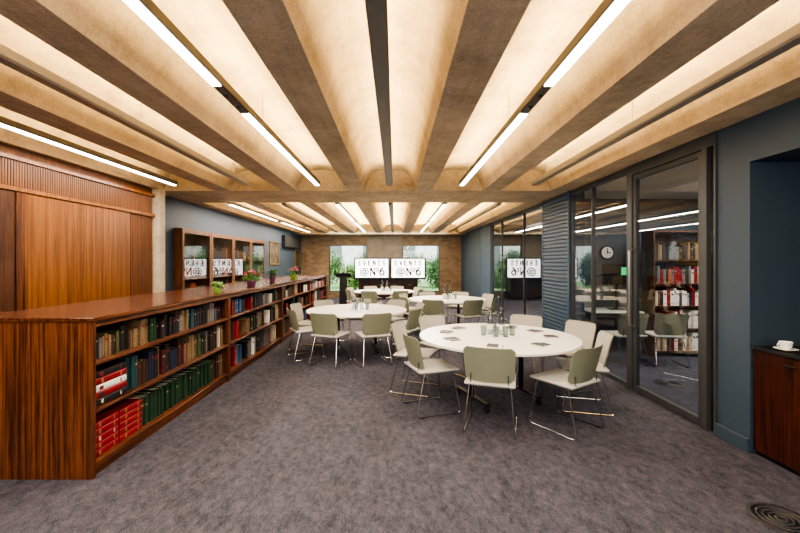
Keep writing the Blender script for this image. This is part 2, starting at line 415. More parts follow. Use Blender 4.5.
# ------------------------------------------------------------------ ceiling lights and added fills
def add_area(name, loc, sx, sy, power, col, up):
    l = bpy.data.lights.new(name, 'AREA'); l.shape = 'RECTANGLE'; l.size = sx; l.size_y = sy; l.energy = power; l.color = col
    o = bpy.data.objects.new(name, l); COL.objects.link(o); o.location = loc
    if up: o.rotation_euler = (PI, 0, 0)
    return o
WARM = (1, .71, .335); NEU = (1, .93, .84)
cname = ['by the left wall', 'second coffer from left wall', 'third coffer from left wall', 'in the middle coffer', 'second coffer from the glass wall', 'nearest the glass wall']
for bi, (ya, yb) in enumerate([(-1.0, 6.05), (8.05, 15.6)]):
    for i, c in enumerate(fx):
        lit = (i % 2 == 0)
        kind = 'lit white' if lit else ('unlit dark grey' if i == 3 else 'unlit pale')
        lb = kind + ' strip light ' + cname[i] + (', near bay' if bi == 0 else ', far bay')
        t = empty('strip_light', (c, ya, CZ), lb, 'strip light', 'strip lights in near bay' if bi == 0 else 'strip lights in far bay')
        L = yb-ya
        hw = .04 if lit else (.052 if i == 3 else .045)
        hm = 'grey' if lit else ('mid' if i == 3 else 'pale')
        MB().box(-hw, hw, 0, L, .012, .075, .004, 1).build('housing', hm, t)
        if lit:
            segs = [(0.02, 3.62), (4.12, L-.02)] if bi == 0 else [(.02, 3.2), (3.7, L-.02)]
            for a, b_ in segs: MB().box(-.03, .03, a, b_, 0, .012).build('diffuser', 'lamp', t)
            a, b_ = segs[0][1], segs[1][0]
            tr = MB().box(-.03, .03, a+.01, b_-.01, .004, .012).build('track_segment', 'grey', t)
            for q in (.15, .35):
                MB().lathe([(.012, -.006), (.016, .004)], 12, (0, a+q, 0)).build('spotlight', 'black', tr)
            for a, b_ in segs:
                add_area('strip_down_lamp', (c, ya+(a+b_)/2, CZ-.01), .06, b_-a, (b_-a)*(16 if bi == 0 else 22), NEU, False)
        else:
            MB().box(-hw+.008, hw-.008, .02, L-.02, 0, .012).build('underside', 'mid' if i == 3 else 'grey2', t)
        for k in range(4):
            yy = .5+k*(L-1.0)/3
            MB().tube([(0, yy, .075), (0, yy, .354)], .0025, 5).build('suspension_wire', 'grey', t)
        add_area('strip_up_lamp', (c, (ya+yb)/2, CZ+.095), .06, L-.1, L*(12.5 if bi == 0 else 20), WARM, True)

f = add_area('fill_lamp', (0, -1.6, 2.2), 5, 1.0, 120, (1, .97, .95), False); f.rotation_euler = (R(72), 0, 0)
add_area('room_fill', (5.2, 5.0, 2.7), 2.2, 2.0, 130, (1, .93, .82), False)  # added fill to brighten the room behind the glass, no fixture
add_area('far_room_fill', (5.2, 10.5, 2.7), 2.5, 3, 200, (1, .95, .90), False)  # added fill for the second room behind the glass, no fixture
f = add_area('window_lamp', (-.4, 15.6, 2.7), 5, .4, 45, (1, .94, .84), False); f.rotation_euler = (R(40), 0, 0)  # added indoor fill aimed at the far wall, not daylight

# ------------------------------------------------------------------ low bookcase run
BX0, BX1, BH = -3.20, -2.22, 1.19
UY = [2.79, 5.10, 7.52, 9.95, 12.35]
SH = [.115, .50, .855]
unames = ['nearest bookcase unit', 'second bookcase unit', 'third bookcase unit', 'farthest bookcase unit']
t = empty('worktop', (0, UY[0], BH-.03), 'long continuous rosewood top running along the low bookcases', 'worktop')
MB().box(BX0-.005, BX1+.01, -.01, UY[-1]-UY[0]+.01, 0, .03, .003, 1).build('top_board', 'rose_t', t)
for u in range(4):
    y0, y1 = UY[u], UY[u+1]; L = y1-y0
    t = empty('bookcase', (0, y0, 0), ['low rosewood bookcase nearest the camera, with broad end panel', 'second low rosewood bookcase along, under the small lime pot', 'third low rosewood bookcase from the camera', 'farthest low rosewood bookcase in the run'][u], 'bookcase', 'low bookcases in a run')
    MB().box(BX0, BX1, .0, .035, 0, BH-.031, .002, 1).build('side_panel', 'rose_v', t)
    MB().box(BX0, BX1, L-.03, L-.001, 0, BH-.031, .002, 1).build('side_panel', 'rose_v', t)
    MB().box(-2.72, -2.70, .035, L-.03, 0, BH-.031).build('back_panel', 'rose_v', t)
    MB().box(BX0, BX0+.02, .035, L-.03, 0, BH-.031).build('rear_panel', 'rose_v', t)
    MB().box(-2.699, BX1-.03, .036, L-.031, 0, SH[0]-.026).build('plinth', 'rose_h', t)
    for z in SH: MB().box(-2.699, BX1-.002, .036, L-.031, z-.025, z, .002, 1).build('shelf', 'rose_h', t)
    MB().box(-2.30, BX1-.002, .036, L-.031, BH-.075, BH-.032, .002, 1).build('top_rail', 'rose_h', t)

# ------------------------------------------------------------------ books
BC = {'black': (.014, .013, .014), 'dark brown': (.045, .021, .012), 'maroon': (.075, .011, .015), 'navy': (.013, .019, .05), 'tan': (.20, .13, .07), 'cream': (.46, .41, .32),
      'crimson': (.23, .009, .015), 'dark green': (.013, .043, .020), 'olive': (.075, .075, .032), 'orange': (.33, .10, .03), 'grey': (.14, .14, .14), 'blue': (.028, .075, .17), 'white': (.70, .68, .64), 'teal': (.015, .06, .065)}
BM = {k: plain('book_'+k.replace(' ', '_'), v, .55, var=.18, scale=60) for k, v in BC.items()}
LBL = {'gold': plain('gold_label', (.30, .20, .075), .4), 'redl': plain('red_label', (.20, .02, .02), .5), 'pale': plain('pale_label', (.52, .48, .40), .6), 'inkl': plain('ink_label', (.02, .02, .025), .6)}
def book_profile(D, t):
    q = .0035
    return [(-D, -t/2), (-.006, -t/2), (-.001, -t/3.2), (0, 0), (-.001, t/3.2), (-.006, t/2), (-D, t/2), (-D, t/2-q), (-.012, t/2-q), (-.012, -t/2+q), (-D, -t/2+q)]
def make_book(x, y, z, D, t, h, colname, label, group, rot=0.0, lab=None, flat=False):
    o = MB().prism(book_profile(D, t), 'z', 0, h).build('book', BM[colname])
    o.location = (x, y, z); o.rotation_euler = (PI/2 if flat else 0, 0, rot)
    tag(o, label, 'book', group)
    MB().box(-D+.004, -.0125, -t/2+.0036, t/2-.0036, .003, h-.005).build('page_block', 'paper', o)
    if lab:
        q = .06 if lab in ('gold', 'pale') else .11
        MB().box(-.003, .0006, -t/3.4, t/3.4, h*.70, h*(.70+q)).build('spine_label', LBL[lab], o)
        if t > .045: MB().box(-.003, .0006, -t/3.4, t/3.4, h*.16, h*.20).build('spine_label', LBL[lab], o)
    return o
rb = random.Random(11)
MIX = ['black', 'dark brown', 'maroon', 'navy', 'black', 'dark brown', 'tan', 'dark green', 'olive', 'dark brown', 'maroon', 'black', 'tan', 'navy', 'black', 'teal', 'grey', 'cream', 'orange', 'dark brown', 'black']
MIX2 = ['black', 'crimson', 'white', 'blue', 'dark brown', 'cream', 'maroon', 'navy', 'black', 'dark green', 'black', 'tan', 'crimson', 'grey', 'dark brown']
MIX3 = ['black', 'dark brown', 'maroon', 'navy', 'tan', 'dark green', 'olive', 'dark brown', 'orange']
tier = ['bottom', 'middle', 'top']
HT = {0: (.26, .31), 1: (.20, .30), 2: (.16, .24)}
def size_word(h, lo, hi):
    f = (h-lo)/(hi-lo+1e-6); return 'tall ' if f > .7 else ('short ' if f < .25 else '')
def stack(y0, z0, cols, hgt, tname, sname, grp):
    z = z0
    for i, (c, lab) in enumerate(cols):
        t = .052
        pos = 'lowest' if i == 0 else ('topmost' if i == len(cols)-1 else ordw(i+1)+' from bottom')
        make_book(BX1-.04, y0+hgt, z+t/2, .22, t, hgt, c, f'{c} volume lying flat, {pos} in the {sname}, {tname} shelf', grp, lab=lab, flat=True)
        z += t+.0008
    return y0+hgt
e1 = stack(UY[0]+.05, SH[1]+.0005, [('black', 'pale'), ('crimson', 'inkl'), ('white', 'redl'), ('crimson', 'gold'), ('black', 'redl')], .36, 'middle', 'red and white stack', 'flat stacked volumes on the middle shelf')
e0a = stack(UY[0]+.05, SH[0]+.0005, [('crimson', 'gold'), ('crimson', 'gold'), ('crimson', 'pale'), ('crimson', 'gold'), ('crimson', 'gold')], .27, 'bottom', 'nearest all-red stack', 'flat stacked red volumes on the bottom shelf')
e0 = stack(e0a+.012, SH[0]+.0005, [('crimson', 'gold'), ('crimson', 'gold'), ('crimson', 'gold'), ('crimson', 'gold'), ('crimson', 'gold')], .27, 'bottom', 'second all-red stack', 'flat stacked red volumes on the bottom shelf')
def fill_unit(u):
    for k in (2, 1, 0):
        y1 = UY[u+1]-.045
        y = UY[u]+.045; n = 0; runcol = None; runleft = 0
        if u == 0 and k == 1: y = e1+.015
        if u == 0 and k == 0: y = e0+.015
        lo, hi = HT[k]
        while True:
            lab = rb.choice([None, 'gold', None, 'pale', 'redl', 'gold', None])
            if u == 0 and k == 0 and y < 4.72: c, t, h, lab = 'dark green', rb.uniform(.034, .044), rb.uniform(.25, .265), rb.choice([None, 'gold', None])
            else:
                if runleft <= 0:
                    runcol = rb.choice(MIX if u == 0 else MIX2); runleft = rb.randint(1, 3)
                    rt = rb.uniform(.024, .050) if u == 0 else rb.uniform(.042, .066); rh = rb.uniform(lo, hi)
                    if u == 1 and rb.random() < .14: y += rb.uniform(.12, .3)
                runleft -= 1; c, t, h = runcol, rt*rb.uniform(.8, 1.15), max(.15, rh+rb.uniform(-.02, .0))
            if y+t > y1 or (u == 0 and k == 2 and y > y1-.12): break
            n += 1
            D = min(.24, .15+.3*(h-.15)) + rb.uniform(-.01, .01)
            lb = f'{size_word(h, lo, hi)}{c} hardback, {ordw(n)} upright from near end, {tier[k]} shelf of {unames[u]}'
            make_book(BX1-.05-rb.uniform(0, .03), y+t/2, SH[k]+.0005, D, t, h, c, lb, f'books on the {tier[k]} shelf of {unames[u]}', lab=lab if (u == 0 or rb.random() < .5) else None)
            y += t+.0012
fill_unit(0); fill_unit(1)

def multi_books(spans):
    bm = bmesh.new(); me = bpy.data.meshes.new('book_rows'); keys = list(BC)
    for k in keys: me.materials.append(BM[k])
    r2 = random.Random(5)
    for (xf, ya, yb, z, hmin, hmax, dp, fillp, mix) in spans:
        y = ya; left = 0
        while y < yb-.07:
            if left <= 0:
                ci = keys.index(r2.choice(mix)); left = r2.randint(1, 4); tt = r2.uniform(.04, .065); hh = r2.uniform(hmin, hmax)
                if r2.random() > fillp: y += .25; left = 0; continue
            left -= 1
            prof = book_profile(dp, tt)
            A = [bm.verts.new((xf+p[0], y+tt/2+p[1], z)) for p in prof]; B = [bm.verts.new((xf+p[0], y+tt/2+p[1], z+hh)) for p in prof]
            fs = [bm.faces.new((A[i], A[(i+1) % 11], B[(i+1) % 11], B[i])) for i in range(11)]
            fs += [bm.faces.new(A[::-1]), bm.faces.new(B)]
            for f_ in fs: f_.material_index = ci
            y += tt+.0015
    bmesh.ops.recalc_face_normals(bm, faces=bm.faces); bm.to_mesh(me); bm.free()
    o = bpy.data.objects.new('book_rows', me); COL.objects.link(o)
    tag(o, 'mixed coloured hardbacks filling the far bookcases and the glazed wall cabinets', 'books', kind='stuff')
spans = []
for u in (2, 3):
    for k in range(3): spans.append((BX1-.06, UY[u]+.05, UY[u+1]-.05, SH[k]+.0005, HT[k][0]-.01, HT[k][1]-.005, .2, .85, MIX2))
GL = (G1-G0)/4
GC = [G0+GL*i for i in range(5)]
for i in range(4):
    for z in (.12, .5, .88, 1.26, 1.64): spans.append((-4.13, GC[i]+.05, GC[i+1]-.05, z+.0005, .22, .31, .17, .95, MIX3))
multi_books(spans)

# ------------------------------------------------------------------ glazed wall cabinets on the blue wall
for i in range(4):
    y0, y1 = GC[i], GC[i+1]; L = y1-y0
    t = empty('glazed_cabinet', (0, y0, 0), ['glass-fronted wood wall cabinet nearest the timber doors', 'second glass-fronted wood cabinet from the timber doors', 'third glass-fronted wood cabinet from the timber doors', 'glass-fronted wood cabinet farthest from the timber doors'][i], 'cabinet', 'glazed cabinets on the blue wall')
    MB().box(-4.415, -4.07, .003, .03, 0, 2.25).box(-4.415, -4.07, L-.03, L-.003, 0, 2.25).box(-4.415, -4.07, .03, L-.03, 2.22, 2.25).box(-4.415, -4.07, .03, L-.03, 0, .09).box(-4.415, -4.40, .03, L-.03, .09, 2.22).build('carcass', 'oak', t)
    for z in (.12, .5, .88, 1.26, 1.64): MB().box(-4.399, -4.09, .031, L-.031, z-.022, z).build('shelf', 'oak', t)
    a, b_ = .005, L-.005
    dr = MB().box(-4.069, -4.04, a, a+.07, .09, 2.24).box(-4.069, -4.04, b_-.07, b_, .09, 2.24).box(-4.069, -4.04, a+.07, b_-.07, 2.16, 2.24).box(-4.069, -4.04, a+.07, b_-.07, .09, .17).build('door', 'oak', t)
    MB().box(-4.058, -4.052, a+.07, b_-.07, .17, 2.16).build('glass_pane', 'cglass', dr)
    MB().ball((-4.03, b_-.035, 1.2), .016).build('knob', 'brass', dr, True)
add_area('cabinet_fill', (-3.6, (G0+G1)/2, 2.7), .1, 4.2, 45, (1, .85, .62), False).rotation_euler = (0, R(-28), 0)  # added warm fill beside the cabinets, no fixture there

def picture(y, z, w, h, label):
    t = empty('framed_picture', (-4.199, y, z), label, 'picture')
    e = .05
    MB().box(0, .03, -w/2, -w/2+e, -h/2, h/2).box(0, .03, w/2-e, w/2, -h/2, h/2).box(0, .03, -w/2+e, w/2-e, h/2-e, h/2).box(0, .03, -w/2+e, w/2-e, -h/2, -h/2+e).build('frame', 'brass', t)
    MB().box(0, .012, -w/2+e, w/2-e, -h/2+e, h/2-e).build('canvas', 'art', t)
picture(13.2, 1.9, 1.0, .8, 'gilt framed dark picture on blue wall beside the glazed cabinets')
picture(16.3, 1.75, .9, .75, 'small gilt framed picture at the far end of blue wall')
t = empty('wall_grille', (-4.199, 15.1, 2.38), 'black wall-mounted ventilation unit high on the blue wall', 'vent')
MB().box(0, .12, -1.0, 1.0, -.22, .22, .01, 1).build('casing', 'black', t)
for k in range(6): MB().box(.12, .13, -.92, .92, -.17+k*.057, -.14+k*.057).build('slat', 'frame', t)

# ------------------------------------------------------------------ plants on the bookcase top
def pot_plant(name, x, y, pot, r, h, leafm, blooms, label, cat, seed, fol=.09):
    rnd = random.Random(seed)
    t = empty(name, (x, y, BH), label, cat)
    MB().lathe([(r*.75, 0), (r*.95, h*.5), (r, h), (r*.88, h), (r*.85, h*.8)], 18).build('pot', pot, t, True)
    mb = MB()
    for i in range(130):
        a = rnd.uniform(0, 2*PI); q = fol*math.sqrt(rnd.random())
        mb.leaf((q*math.cos(a), q*math.sin(a), h*.85+rnd.random()*fol*1.1), .05, rnd)
    mb.build('foliage', leafm, t)
    for i, bm_ in enumerate(blooms):
        a = i*2.4; q = fol*.95*math.sqrt((i+.5)/len(blooms)); zz = h+fol*1.25-(q/fol)**2*fol*.6
        c = (q*math.cos(a), q*math.sin(a), zz)
        b_ = MB()
        for k in range(6):
            an = k*PI/3; b_.ball((c[0]+.018*math.cos(an), c[1]+.018*math.sin(an), c[2]), .018, 1, (1, 1, .6))
        b_.ball((c[0], c[1], c[2]+.008), .014, 1)
        b_.build('blossom', bm_, t, True)
pot_plant('potted_plant', -2.36, 5.05, 'potg', .055, .07, 'leafb', [], 'small leafy plant in lime pot nearest on bookcase top', 'plant', 1, .06)
pot_plant('potted_flowers', -2.40, 6.35, 'pot', .075, .10, 'leaf', ['pink', 'purple', 'pink', 'purple', 'pink', 'pink', 'purple', 'pink', 'pink'], 'larger crimson and purple flowers in plum pot on bookcase top', 'flowers', 2, .13)
pot_plant('potted_flowers', -2.40, 9.0, 'potg', .08, .10, 'leaf', ['pink', 'pink', 'purple', 'pink', 'purple', 'pink', 'pink'], 'crimson flowers in green pot farther along the bookcase top', 'flowers', 3, .14)
pot_plant('potted_plant', -2.45, 7.6, 'pot', .06, .16, 'leafd', [], 'dark leafy plant in plum pot between the two flower pots', 'plant', 4, .09)

# ------------------------------------------------------------------ chairs
def back_shell(z0, z1, w0, off0, th, cut):
    mb = MB(); nu, nv = 14, 10
    def P(i, j, off):
        v = j/nv; z = z0+v*(z1-z0)
        w = w0+.016*v
        e = min(v, 1-v)
        if e < .12: w -= cut*(1-e/.12)**2
        x = (2*i/nu-1)*w
        y = -.205-(z-.45)*.26+.055*(x/.235)**2+off
        return (x, y, z)
    F = [[mb.bm.verts.new(P(i, j, off0)) for i in range(nu+1)] for j in range(nv+1)]
    B = [[mb.bm.verts.new(P(i, j, off0-th)) for i in range(nu+1)] for j in range(nv+1)]
    for j in range(nv):
        for i in range(nu):
            mb.bm.faces.new((F[j][i], F[j][i+1], F[j+1][i+1], F[j+1][i])); mb.bm.faces.new((B[j][i], B[j+1][i], B[j+1][i+1], B[j][i+1]))
    for j in range(nv):
        for i in (0, nu): mb.bm.faces.new((F[j][i], F[j+1][i], B[j+1][i], B[j][i]))
    for i in range(nu):
        for j in (0, nv): mb.bm.faces.new((F[j][i], F[j][i+1], B[j][i+1], B[j][i]))
    return mb
def make_chair():
    t = empty('stacking_chair', (0, 0, 0), '', 'chair')
    back_shell(.485, .82, .222, 0, .008, .035).build('backrest', 'sage', t, True)
    back_shell(.495, .811, .213, .0065, .006, .03).build('back_pad', 'pad', t, True)
    MB().box(-.232, .232, -.23, .23, .450, .477, .012, 3).build('seat', 'seat', t, True)
    MB().box(-.21, .21, -.205, .21, .436, .4495, .005, 1).build('seat_pan', 'seatd', t)
    for s in (-1, 1):
        lg = MB().tube(round_path([(s*.19, -.16, .435), (s*.232, -.27, .010), (s*.232, .23, .010), (s*.19, .17, .435)], .035), .0065, 8).build('sled_leg', 'chrome', t, True)
        for ya in (-.215, .15): MB().box(s*.232-.009, s*.232+.009, ya, ya+.035, 0, .011).build('foot_glide', 'rubber', lg)
        MB().tube(round_path([(s*.17, -.10, .439), (s*.17, -.225, .439), (s*.17, -.215, .56)], .03), .0065, 8).build('back_support', 'chrome', t, True)
    MB().tube([(-.19, -.16, .433), (.19, -.16, .433)], .006, 8).build('crossbar', 'chrome', t, True)
    return t
proto = make_chair(); used = [False]
def put_chair(x, y, rz, label, group):
    o = proto if not used[0] else copy_tree(proto)
    used[0] = True
    o.location = (x, y, 0); o.rotation_euler = (0, 0, rz)
    tag(o, label, 'chair', group)
def place_chair(cx, cy, deg, r, label, group, turn=0):
    a = R(deg); put_chair(cx+r*math.cos(a), cy+r*math.sin(a), a+PI/2+R(turn), label, group)

# ------------------------------------------------------------------ tables
def make_table():
    t = empty('round_table', (0, 0, 0), '', 'table')
    MB().lathe([(.885, .712), (.90, .718), (.90, .738), (.896, .742)], 72).build('tabletop', 'top', t, True)
    MB().lathe([(.80, .700), (.80, .7115)], 48).build('under_panel', 'edge', t)
    for s in (-1, 1):
        MB().lathe([(.028, .09), (.028, .70)], 14, (s*.34, 0, 0)).build('leg', 'black', t, True)
        MB().box(s*.34-.03, s*.34+.03, -.34, .34, .072, .098, .01, 2).build('foot_bar', 'black', t)
        for q in (-1, 1):
            MB().lathe([(.012, 0.04), (.012, .075)], 8, (s*.34, q*.31, 0)).tube([(s*.34-.02, q*.31, .03), (s*.34+.02, q*.31, .03)], .03, 14).build('caster', 'rubber', t, True)
    MB().box(-.31, .31, -.02, .02, .64, .68).build('crossbeam', 'steel', t)
    return t
tp = make_table()
TB = [(1.19, 4.44, 20), (-.69, 6.9, 10), (1.22, 8.9, 30), (-.32, 11.3, 0)]
tl = ['white round table nearest the camera, on dark legs with casters', 'white round table beside the low bookcases', 'white round table by the far glazed screen', 'white round table farthest away, before the screens']
tn = ['nearest round table', 'round table beside the bookcases', 'round table by far glazing', 'farthest round table']
for i, (x, y, rz) in enumerate(TB):
    o = tp if i == 0 else copy_tree(tp)
    o.location = (x, y, 0); o.rotation_euler = (0, 0, R(rz)); tag(o, tl[i], 'table', 'round white tables')
P8 = ['near side, left', 'near side, right', 'right end, nearer', 'right end, farther', 'far side, right', 'far side, left', 'left end, farther', 'left end, nearer']
seats = [
 [(251, .76, 'with its back squarely to the camera'), (199, .84, 'near left side, seen from behind'), (303, .86, 'near right, turned slightly left'), (346, .90, 'right end by the glass door'),
  (23, 1.10, 'far right side'), (57, 1.10, 'far side, right of the bottles'), (122, 1.0, 'far side, left of the bottles'), (160, .98, 'left end, farther one')],
 [(a, .94, p) for a, p in zip([250, 291, 331, 12, 52, 92, 131, 170, 210], ['near side, left', 'near side, right', 'right end, nearer', 'right end, farther', 'far side, right', 'far side, middle', 'far side, left', 'left end, farther', 'left end, nearer'])],
 [(a, .88, p) for a, p in zip([247, 291, 336, 20, 65, 110, 155, 202], P8)],
 [(a, .88, p) for a, p in zip([250, 295, 340, 25, 70, 115, 160, 205], P8)]]
for i, ss in enumerate(seats):
    for (dg, r, ph) in ss:
        place_chair(TB[i][0], TB[i][1], dg, r, f'sage-backed chair at the {tn[i]}, {ph}', f'chairs at the {tn[i]}')
put_chair(3.62, 6.02, R(6), 'sage-backed chair at the desk behind the glass, left one', 'chairs behind the glass')
put_chair(4.22, 5.98, R(-8), 'sage-backed chair at the desk behind the glass, right one', 'chairs behind the glass')

# things on the tables
TZ = .7425
def bottle(x, y, label, group):
    t = empty('water_bottle', (x, y, TZ), label, 'bottle', group)
    MB().lathe([(.038, 0), (.041, .01), (.041, .18), (.033, .22), (.016, .26), (.015, .29)], 16).build('glass_body', 'clear', t, True)
    MB().lathe([(.018, .2905), (.018, .318)], 12).build('cap', 'steel', t, True)
    MB().lathe([(.0415, .06), (.0415, .12)], 16, cap=False).build('paper_label', 'paper', t, True)
def tumbler(x, y, label, group):
    t = MB().lathe([(.030, 0), (.037, .115), (.034, .115), (.028, .008)], 16).build('tumbler', 'clear', None, True)
    t.location = (x, y, TZ); tag(t, label, 'glass', group)
def pad(x, y, rz, label, group):
    t = empty('notepad', (x, y, TZ), label, 'notepad', group, rz)
    MB().box(-.053, .053, -.073, .073, .0015, .009).build('sheets', 'paper', t)
    MB().box(-.055, .055, -.075, .075, .0091, .011).box(-.055, .055, -.075, .075, 0, .0014).build('cover', 'notebook', t)
def pen(x, y, rz, label, group):
    t = empty('pen', (x, y, TZ), label, 'pen', group, rz)
    MB().tube([(0, -.06, .005), (0, .06, .005)], .0045, 8).build('barrel', 'black', t, True)
    MB().tube([(0, .06, .005), (0, .072, .005)], .002, 8).build('tip', 'steel', t, True)
x0, y0 = TB[0][0], TB[0][1]
bottle(x0-.05, y0+.1, 'left of two clear water bottles on the nearest table', 'bottles on nearest table'); bottle(x0+.07, y0+.06, 'right of two clear water bottles on the nearest table', 'bottles on nearest table')
for (dx, dy, w) in [(-.15, .02, 'leftmost'), (-.03, -.07, 'frontmost'), (.08, -.08, 'front right'), (.18, .01, 'rightmost'), (.02, .21, 'rearmost')]:
    tumbler(x0+dx, y0+dy, f'clear tumbler, {w} around the bottles on nearest table', 'tumblers on nearest table')
for k, (dg, w) in enumerate([(251, 'front'), (200, 'left front'), (300, 'right front'), (350, 'right'), (24, 'far right'), (57, 'far side right'), (126, 'far side left'), (158, 'left')]):
    a = R(dg)
    pad(x0+.6*math.cos(a), y0+.6*math.sin(a), a+PI/2, f'dark notepad at the {w} place of the nearest table', 'notepads on nearest table')
    pen(x0+.6*math.cos(a)+.10*math.cos(a+PI/2), y0+.6*math.sin(a)+.10*math.sin(a+PI/2), a+PI/2, f'black pen beside the {w} notepad of the nearest table', 'pens on nearest table')
for i in (1, 2, 3):
    x0, y0 = TB[i][:2]
    bottle(x0-.06, y0, f'left water bottle on the {tn[i]}', f'bottles on the {tn[i]}'); bottle(x0+.08, y0+.03, f'right water bottle on the {tn[i]}', f'bottles on the {tn[i]}')
    tumbler(x0+.0, y0-.12, f'front tumbler on the {tn[i]}', f'tumblers on the {tn[i]}'); tumbler(x0+.19, y0-.04, f'right tumbler on the {tn[i]}', f'tumblers on the {tn[i]}')

# ------------------------------------------------------------------ screens with lettering (drawn stroke by stroke)
def arc(cx, cz, rx, rz, a0, a1, n=20):
    return [(cx+rx*math.cos(R(a0+(a1-a0)*i/n)), cz+rz*math.sin(R(a0+(a1-a0)*i/n))) for i in range(n+1)]
def letter(mb, ch, x, z, w, h, t, y):
    th = t*.8
    def S_(pts, q=t): mb.stroke([(x+px*w, z+pz*h) for px, pz in pts], q, y)
    if ch == 'E':
        S_([(.16, -.06), (.16, 1.06)], t*1.1); S_([(0, .0), (1, .0)], th); S_([(0, 1), (1, 1)], th); S_([(.16, .5), (.8, .5)], th)
    elif ch == 'V':
        S_([(.10, 1.06), (.52, -.02)], t*1.1); S_([(.92, 1.06), (.50, -.02)], th)
    elif ch == 'N':
        S_([(.12, -.05), (.12, 1.05)], th); S_([(.88, -.05), (.88, 1.05)], th); S_([(.10, 1.02), (.90, -.02)], t*1.25)
        S_([(-.04, 0), (.30, 0)], th*.8); S_([(-.06, 1), (.2, 1)], th*.8); S_([(.70, 1), (1.06, 1)], th*.8)
    elif ch == 'T':
        S_([(.5, -.05), (.5, 1)], t*1.1); S_([(-.02, 1), (1.02, 1)], th); S_([(.26, 0), (.74, 0)], th*.7)
    elif ch == 'S':
        S_([(.90, .78), (.74, .96), (.5, 1), (.24, .95), (.12, .77), (.24, .61), (.5, .51), (.76, .40), (.88, .22), (.74, .04), (.5, 0), (.24, .05), (.06, .22)], t)
    elif ch == '6':
        mb.stroke(arc(x+w/2, z+h*.32, w*.40, h*.32, 0, 360), t*1.1, y)
        mb.stroke([(x+w*.1, z+h*.34), (x+w*.13, z+h*.58), (x+w*.3, z+h*.83), (x+w*.55, z+h*.97), (x+w*.86, z+h*1.0)], t*1.1, y)
    elif ch == '@':
        mb.stroke(arc(x+w/2, z+h*.45, w*.48, h*.52, -8, 312, 36), t*.75, y)
        mb.stroke(arc(x+w*.47, z+h*.45, w*.20, h*.24, 0, 360), t*.85, y)
        mb.stroke([(x+w*.70, z+h*.70), (x+w*.67, z+h*.32), (x+w*.76, z+h*.22), (x+w*.90, z+h*.26), (x+w*.975, z+h*.42)], t*.75, y)
def tv(x, y, label):
    t = empty('television', (x, y, 0), label, 'screen', 'screens before the far windows')
    W, H, zc = 1.49, .90, 1.33
    MB().box(-W/2, W/2, 0, .05, zc-H/2, zc+H/2, .006, 1).build('bezel', 'black', t)
    sc = MB().box(-W/2+.055, W/2-.055, -.004, -.0005, zc-H/2+.065, zc+H/2-.055).build('display', 'screen', t)
    yy = -.006
    for k, ch in enumerate('EVENTS'):
        m_ = MB(); letter(m_, ch, -.565+k*.200, zc+.135, .130, .19, .042, yy); m_.build('letter', 'ink', sc)
    m_ = MB(); letter(m_, '@', -.49, zc-.29, .35, .31, .058, yy); m_.build('letter', 'ink', sc)
    m_ = MB(); letter(m_, 'N', -.08, zc-.28, .24, .30, .055, yy); m_.build('letter', 'ink', sc)
    m_ = MB(); m_.stroke(arc(.245, zc-.05, .042, .056, 0, 360), .034, yy); m_.stroke([(.19, zc-.142), (.30, zc-.142)], .030, yy); m_.build('raised_letter', 'ink', sc)
    m_ = MB(); letter(m_, '6', .325, zc-.28, .21, .30, .055, yy); m_.build('numeral', 'ink', sc)
    for s in (-1, 1): MB().box(s*.25-.03, s*.25+.03, .051, .10, .06, zc+.2).build('stand_post', 'black', t)
    MB().box(-.5, .5, -.2, .35, .03, .0595, .01, 1).build('stand_base', 'black', t)
    for sx in (-.42, .42):
        for sy in (-.14, .29): MB().tube([(sx-.015, sy, .016), (sx+.015, sy, .016)], .0155, 10).build('caster', 'rubber', t, True)
tv(-.98, 16.05, 'left of two large white screens lettered EVENTS'); tv(.55, 16.05, 'right of two large white screens lettered EVENTS')

t = empty('sideboard', (-.30, 16.68, 0), 'dark wood sideboard against the concrete pier behind the screens', 'sideboard')
MB().box(-1.28, 1.28, -.2, .25, .08, .85, .004, 1).build('body', 'cab', t); MB().box(-1.3, 1.3, -.215, .26, .851, .88, .004, 1).build('top', 'cab', t); MB().box(-1.2, 1.2, -.15, .2, 0, .0795).build('plinth', 'black', t)
for k in range(4):
    xa = -1.27+k*.636
    d_ = MB().box(xa, xa+.63, -.216, -.2005, .1, .83, .003, 1).build('door', 'cab', t); MB().box(xa+.26, xa+.37, -.228, -.2165, .6, .615).build('handle', 'steel', d_)
t = empty('lectern', (-1.93, 14.2, 0), 'slim black lectern standing left of the screens', 'lectern')
MB().box(-.25, .25, -.2, .2, 0, .03, .005, 1).build('base', 'black', t)
MB().box(-.14, .14, -.06, .06, .03, 1.05, .008, 1).build('column', 'black', t)
o = MB().box(-.3, .3, -.22, .22, 0, .03, .006, 1).build('reading_desk', 'black', t); o.location = (0, 0, 1.10); o.rotation_euler = (R(-18), 0, 0)
MB().tube([(.1, .1, 1.1), (.1, .12, 1.2), (.1, -.02, 1.28)], .008).build('microphone', 'black', t, True)

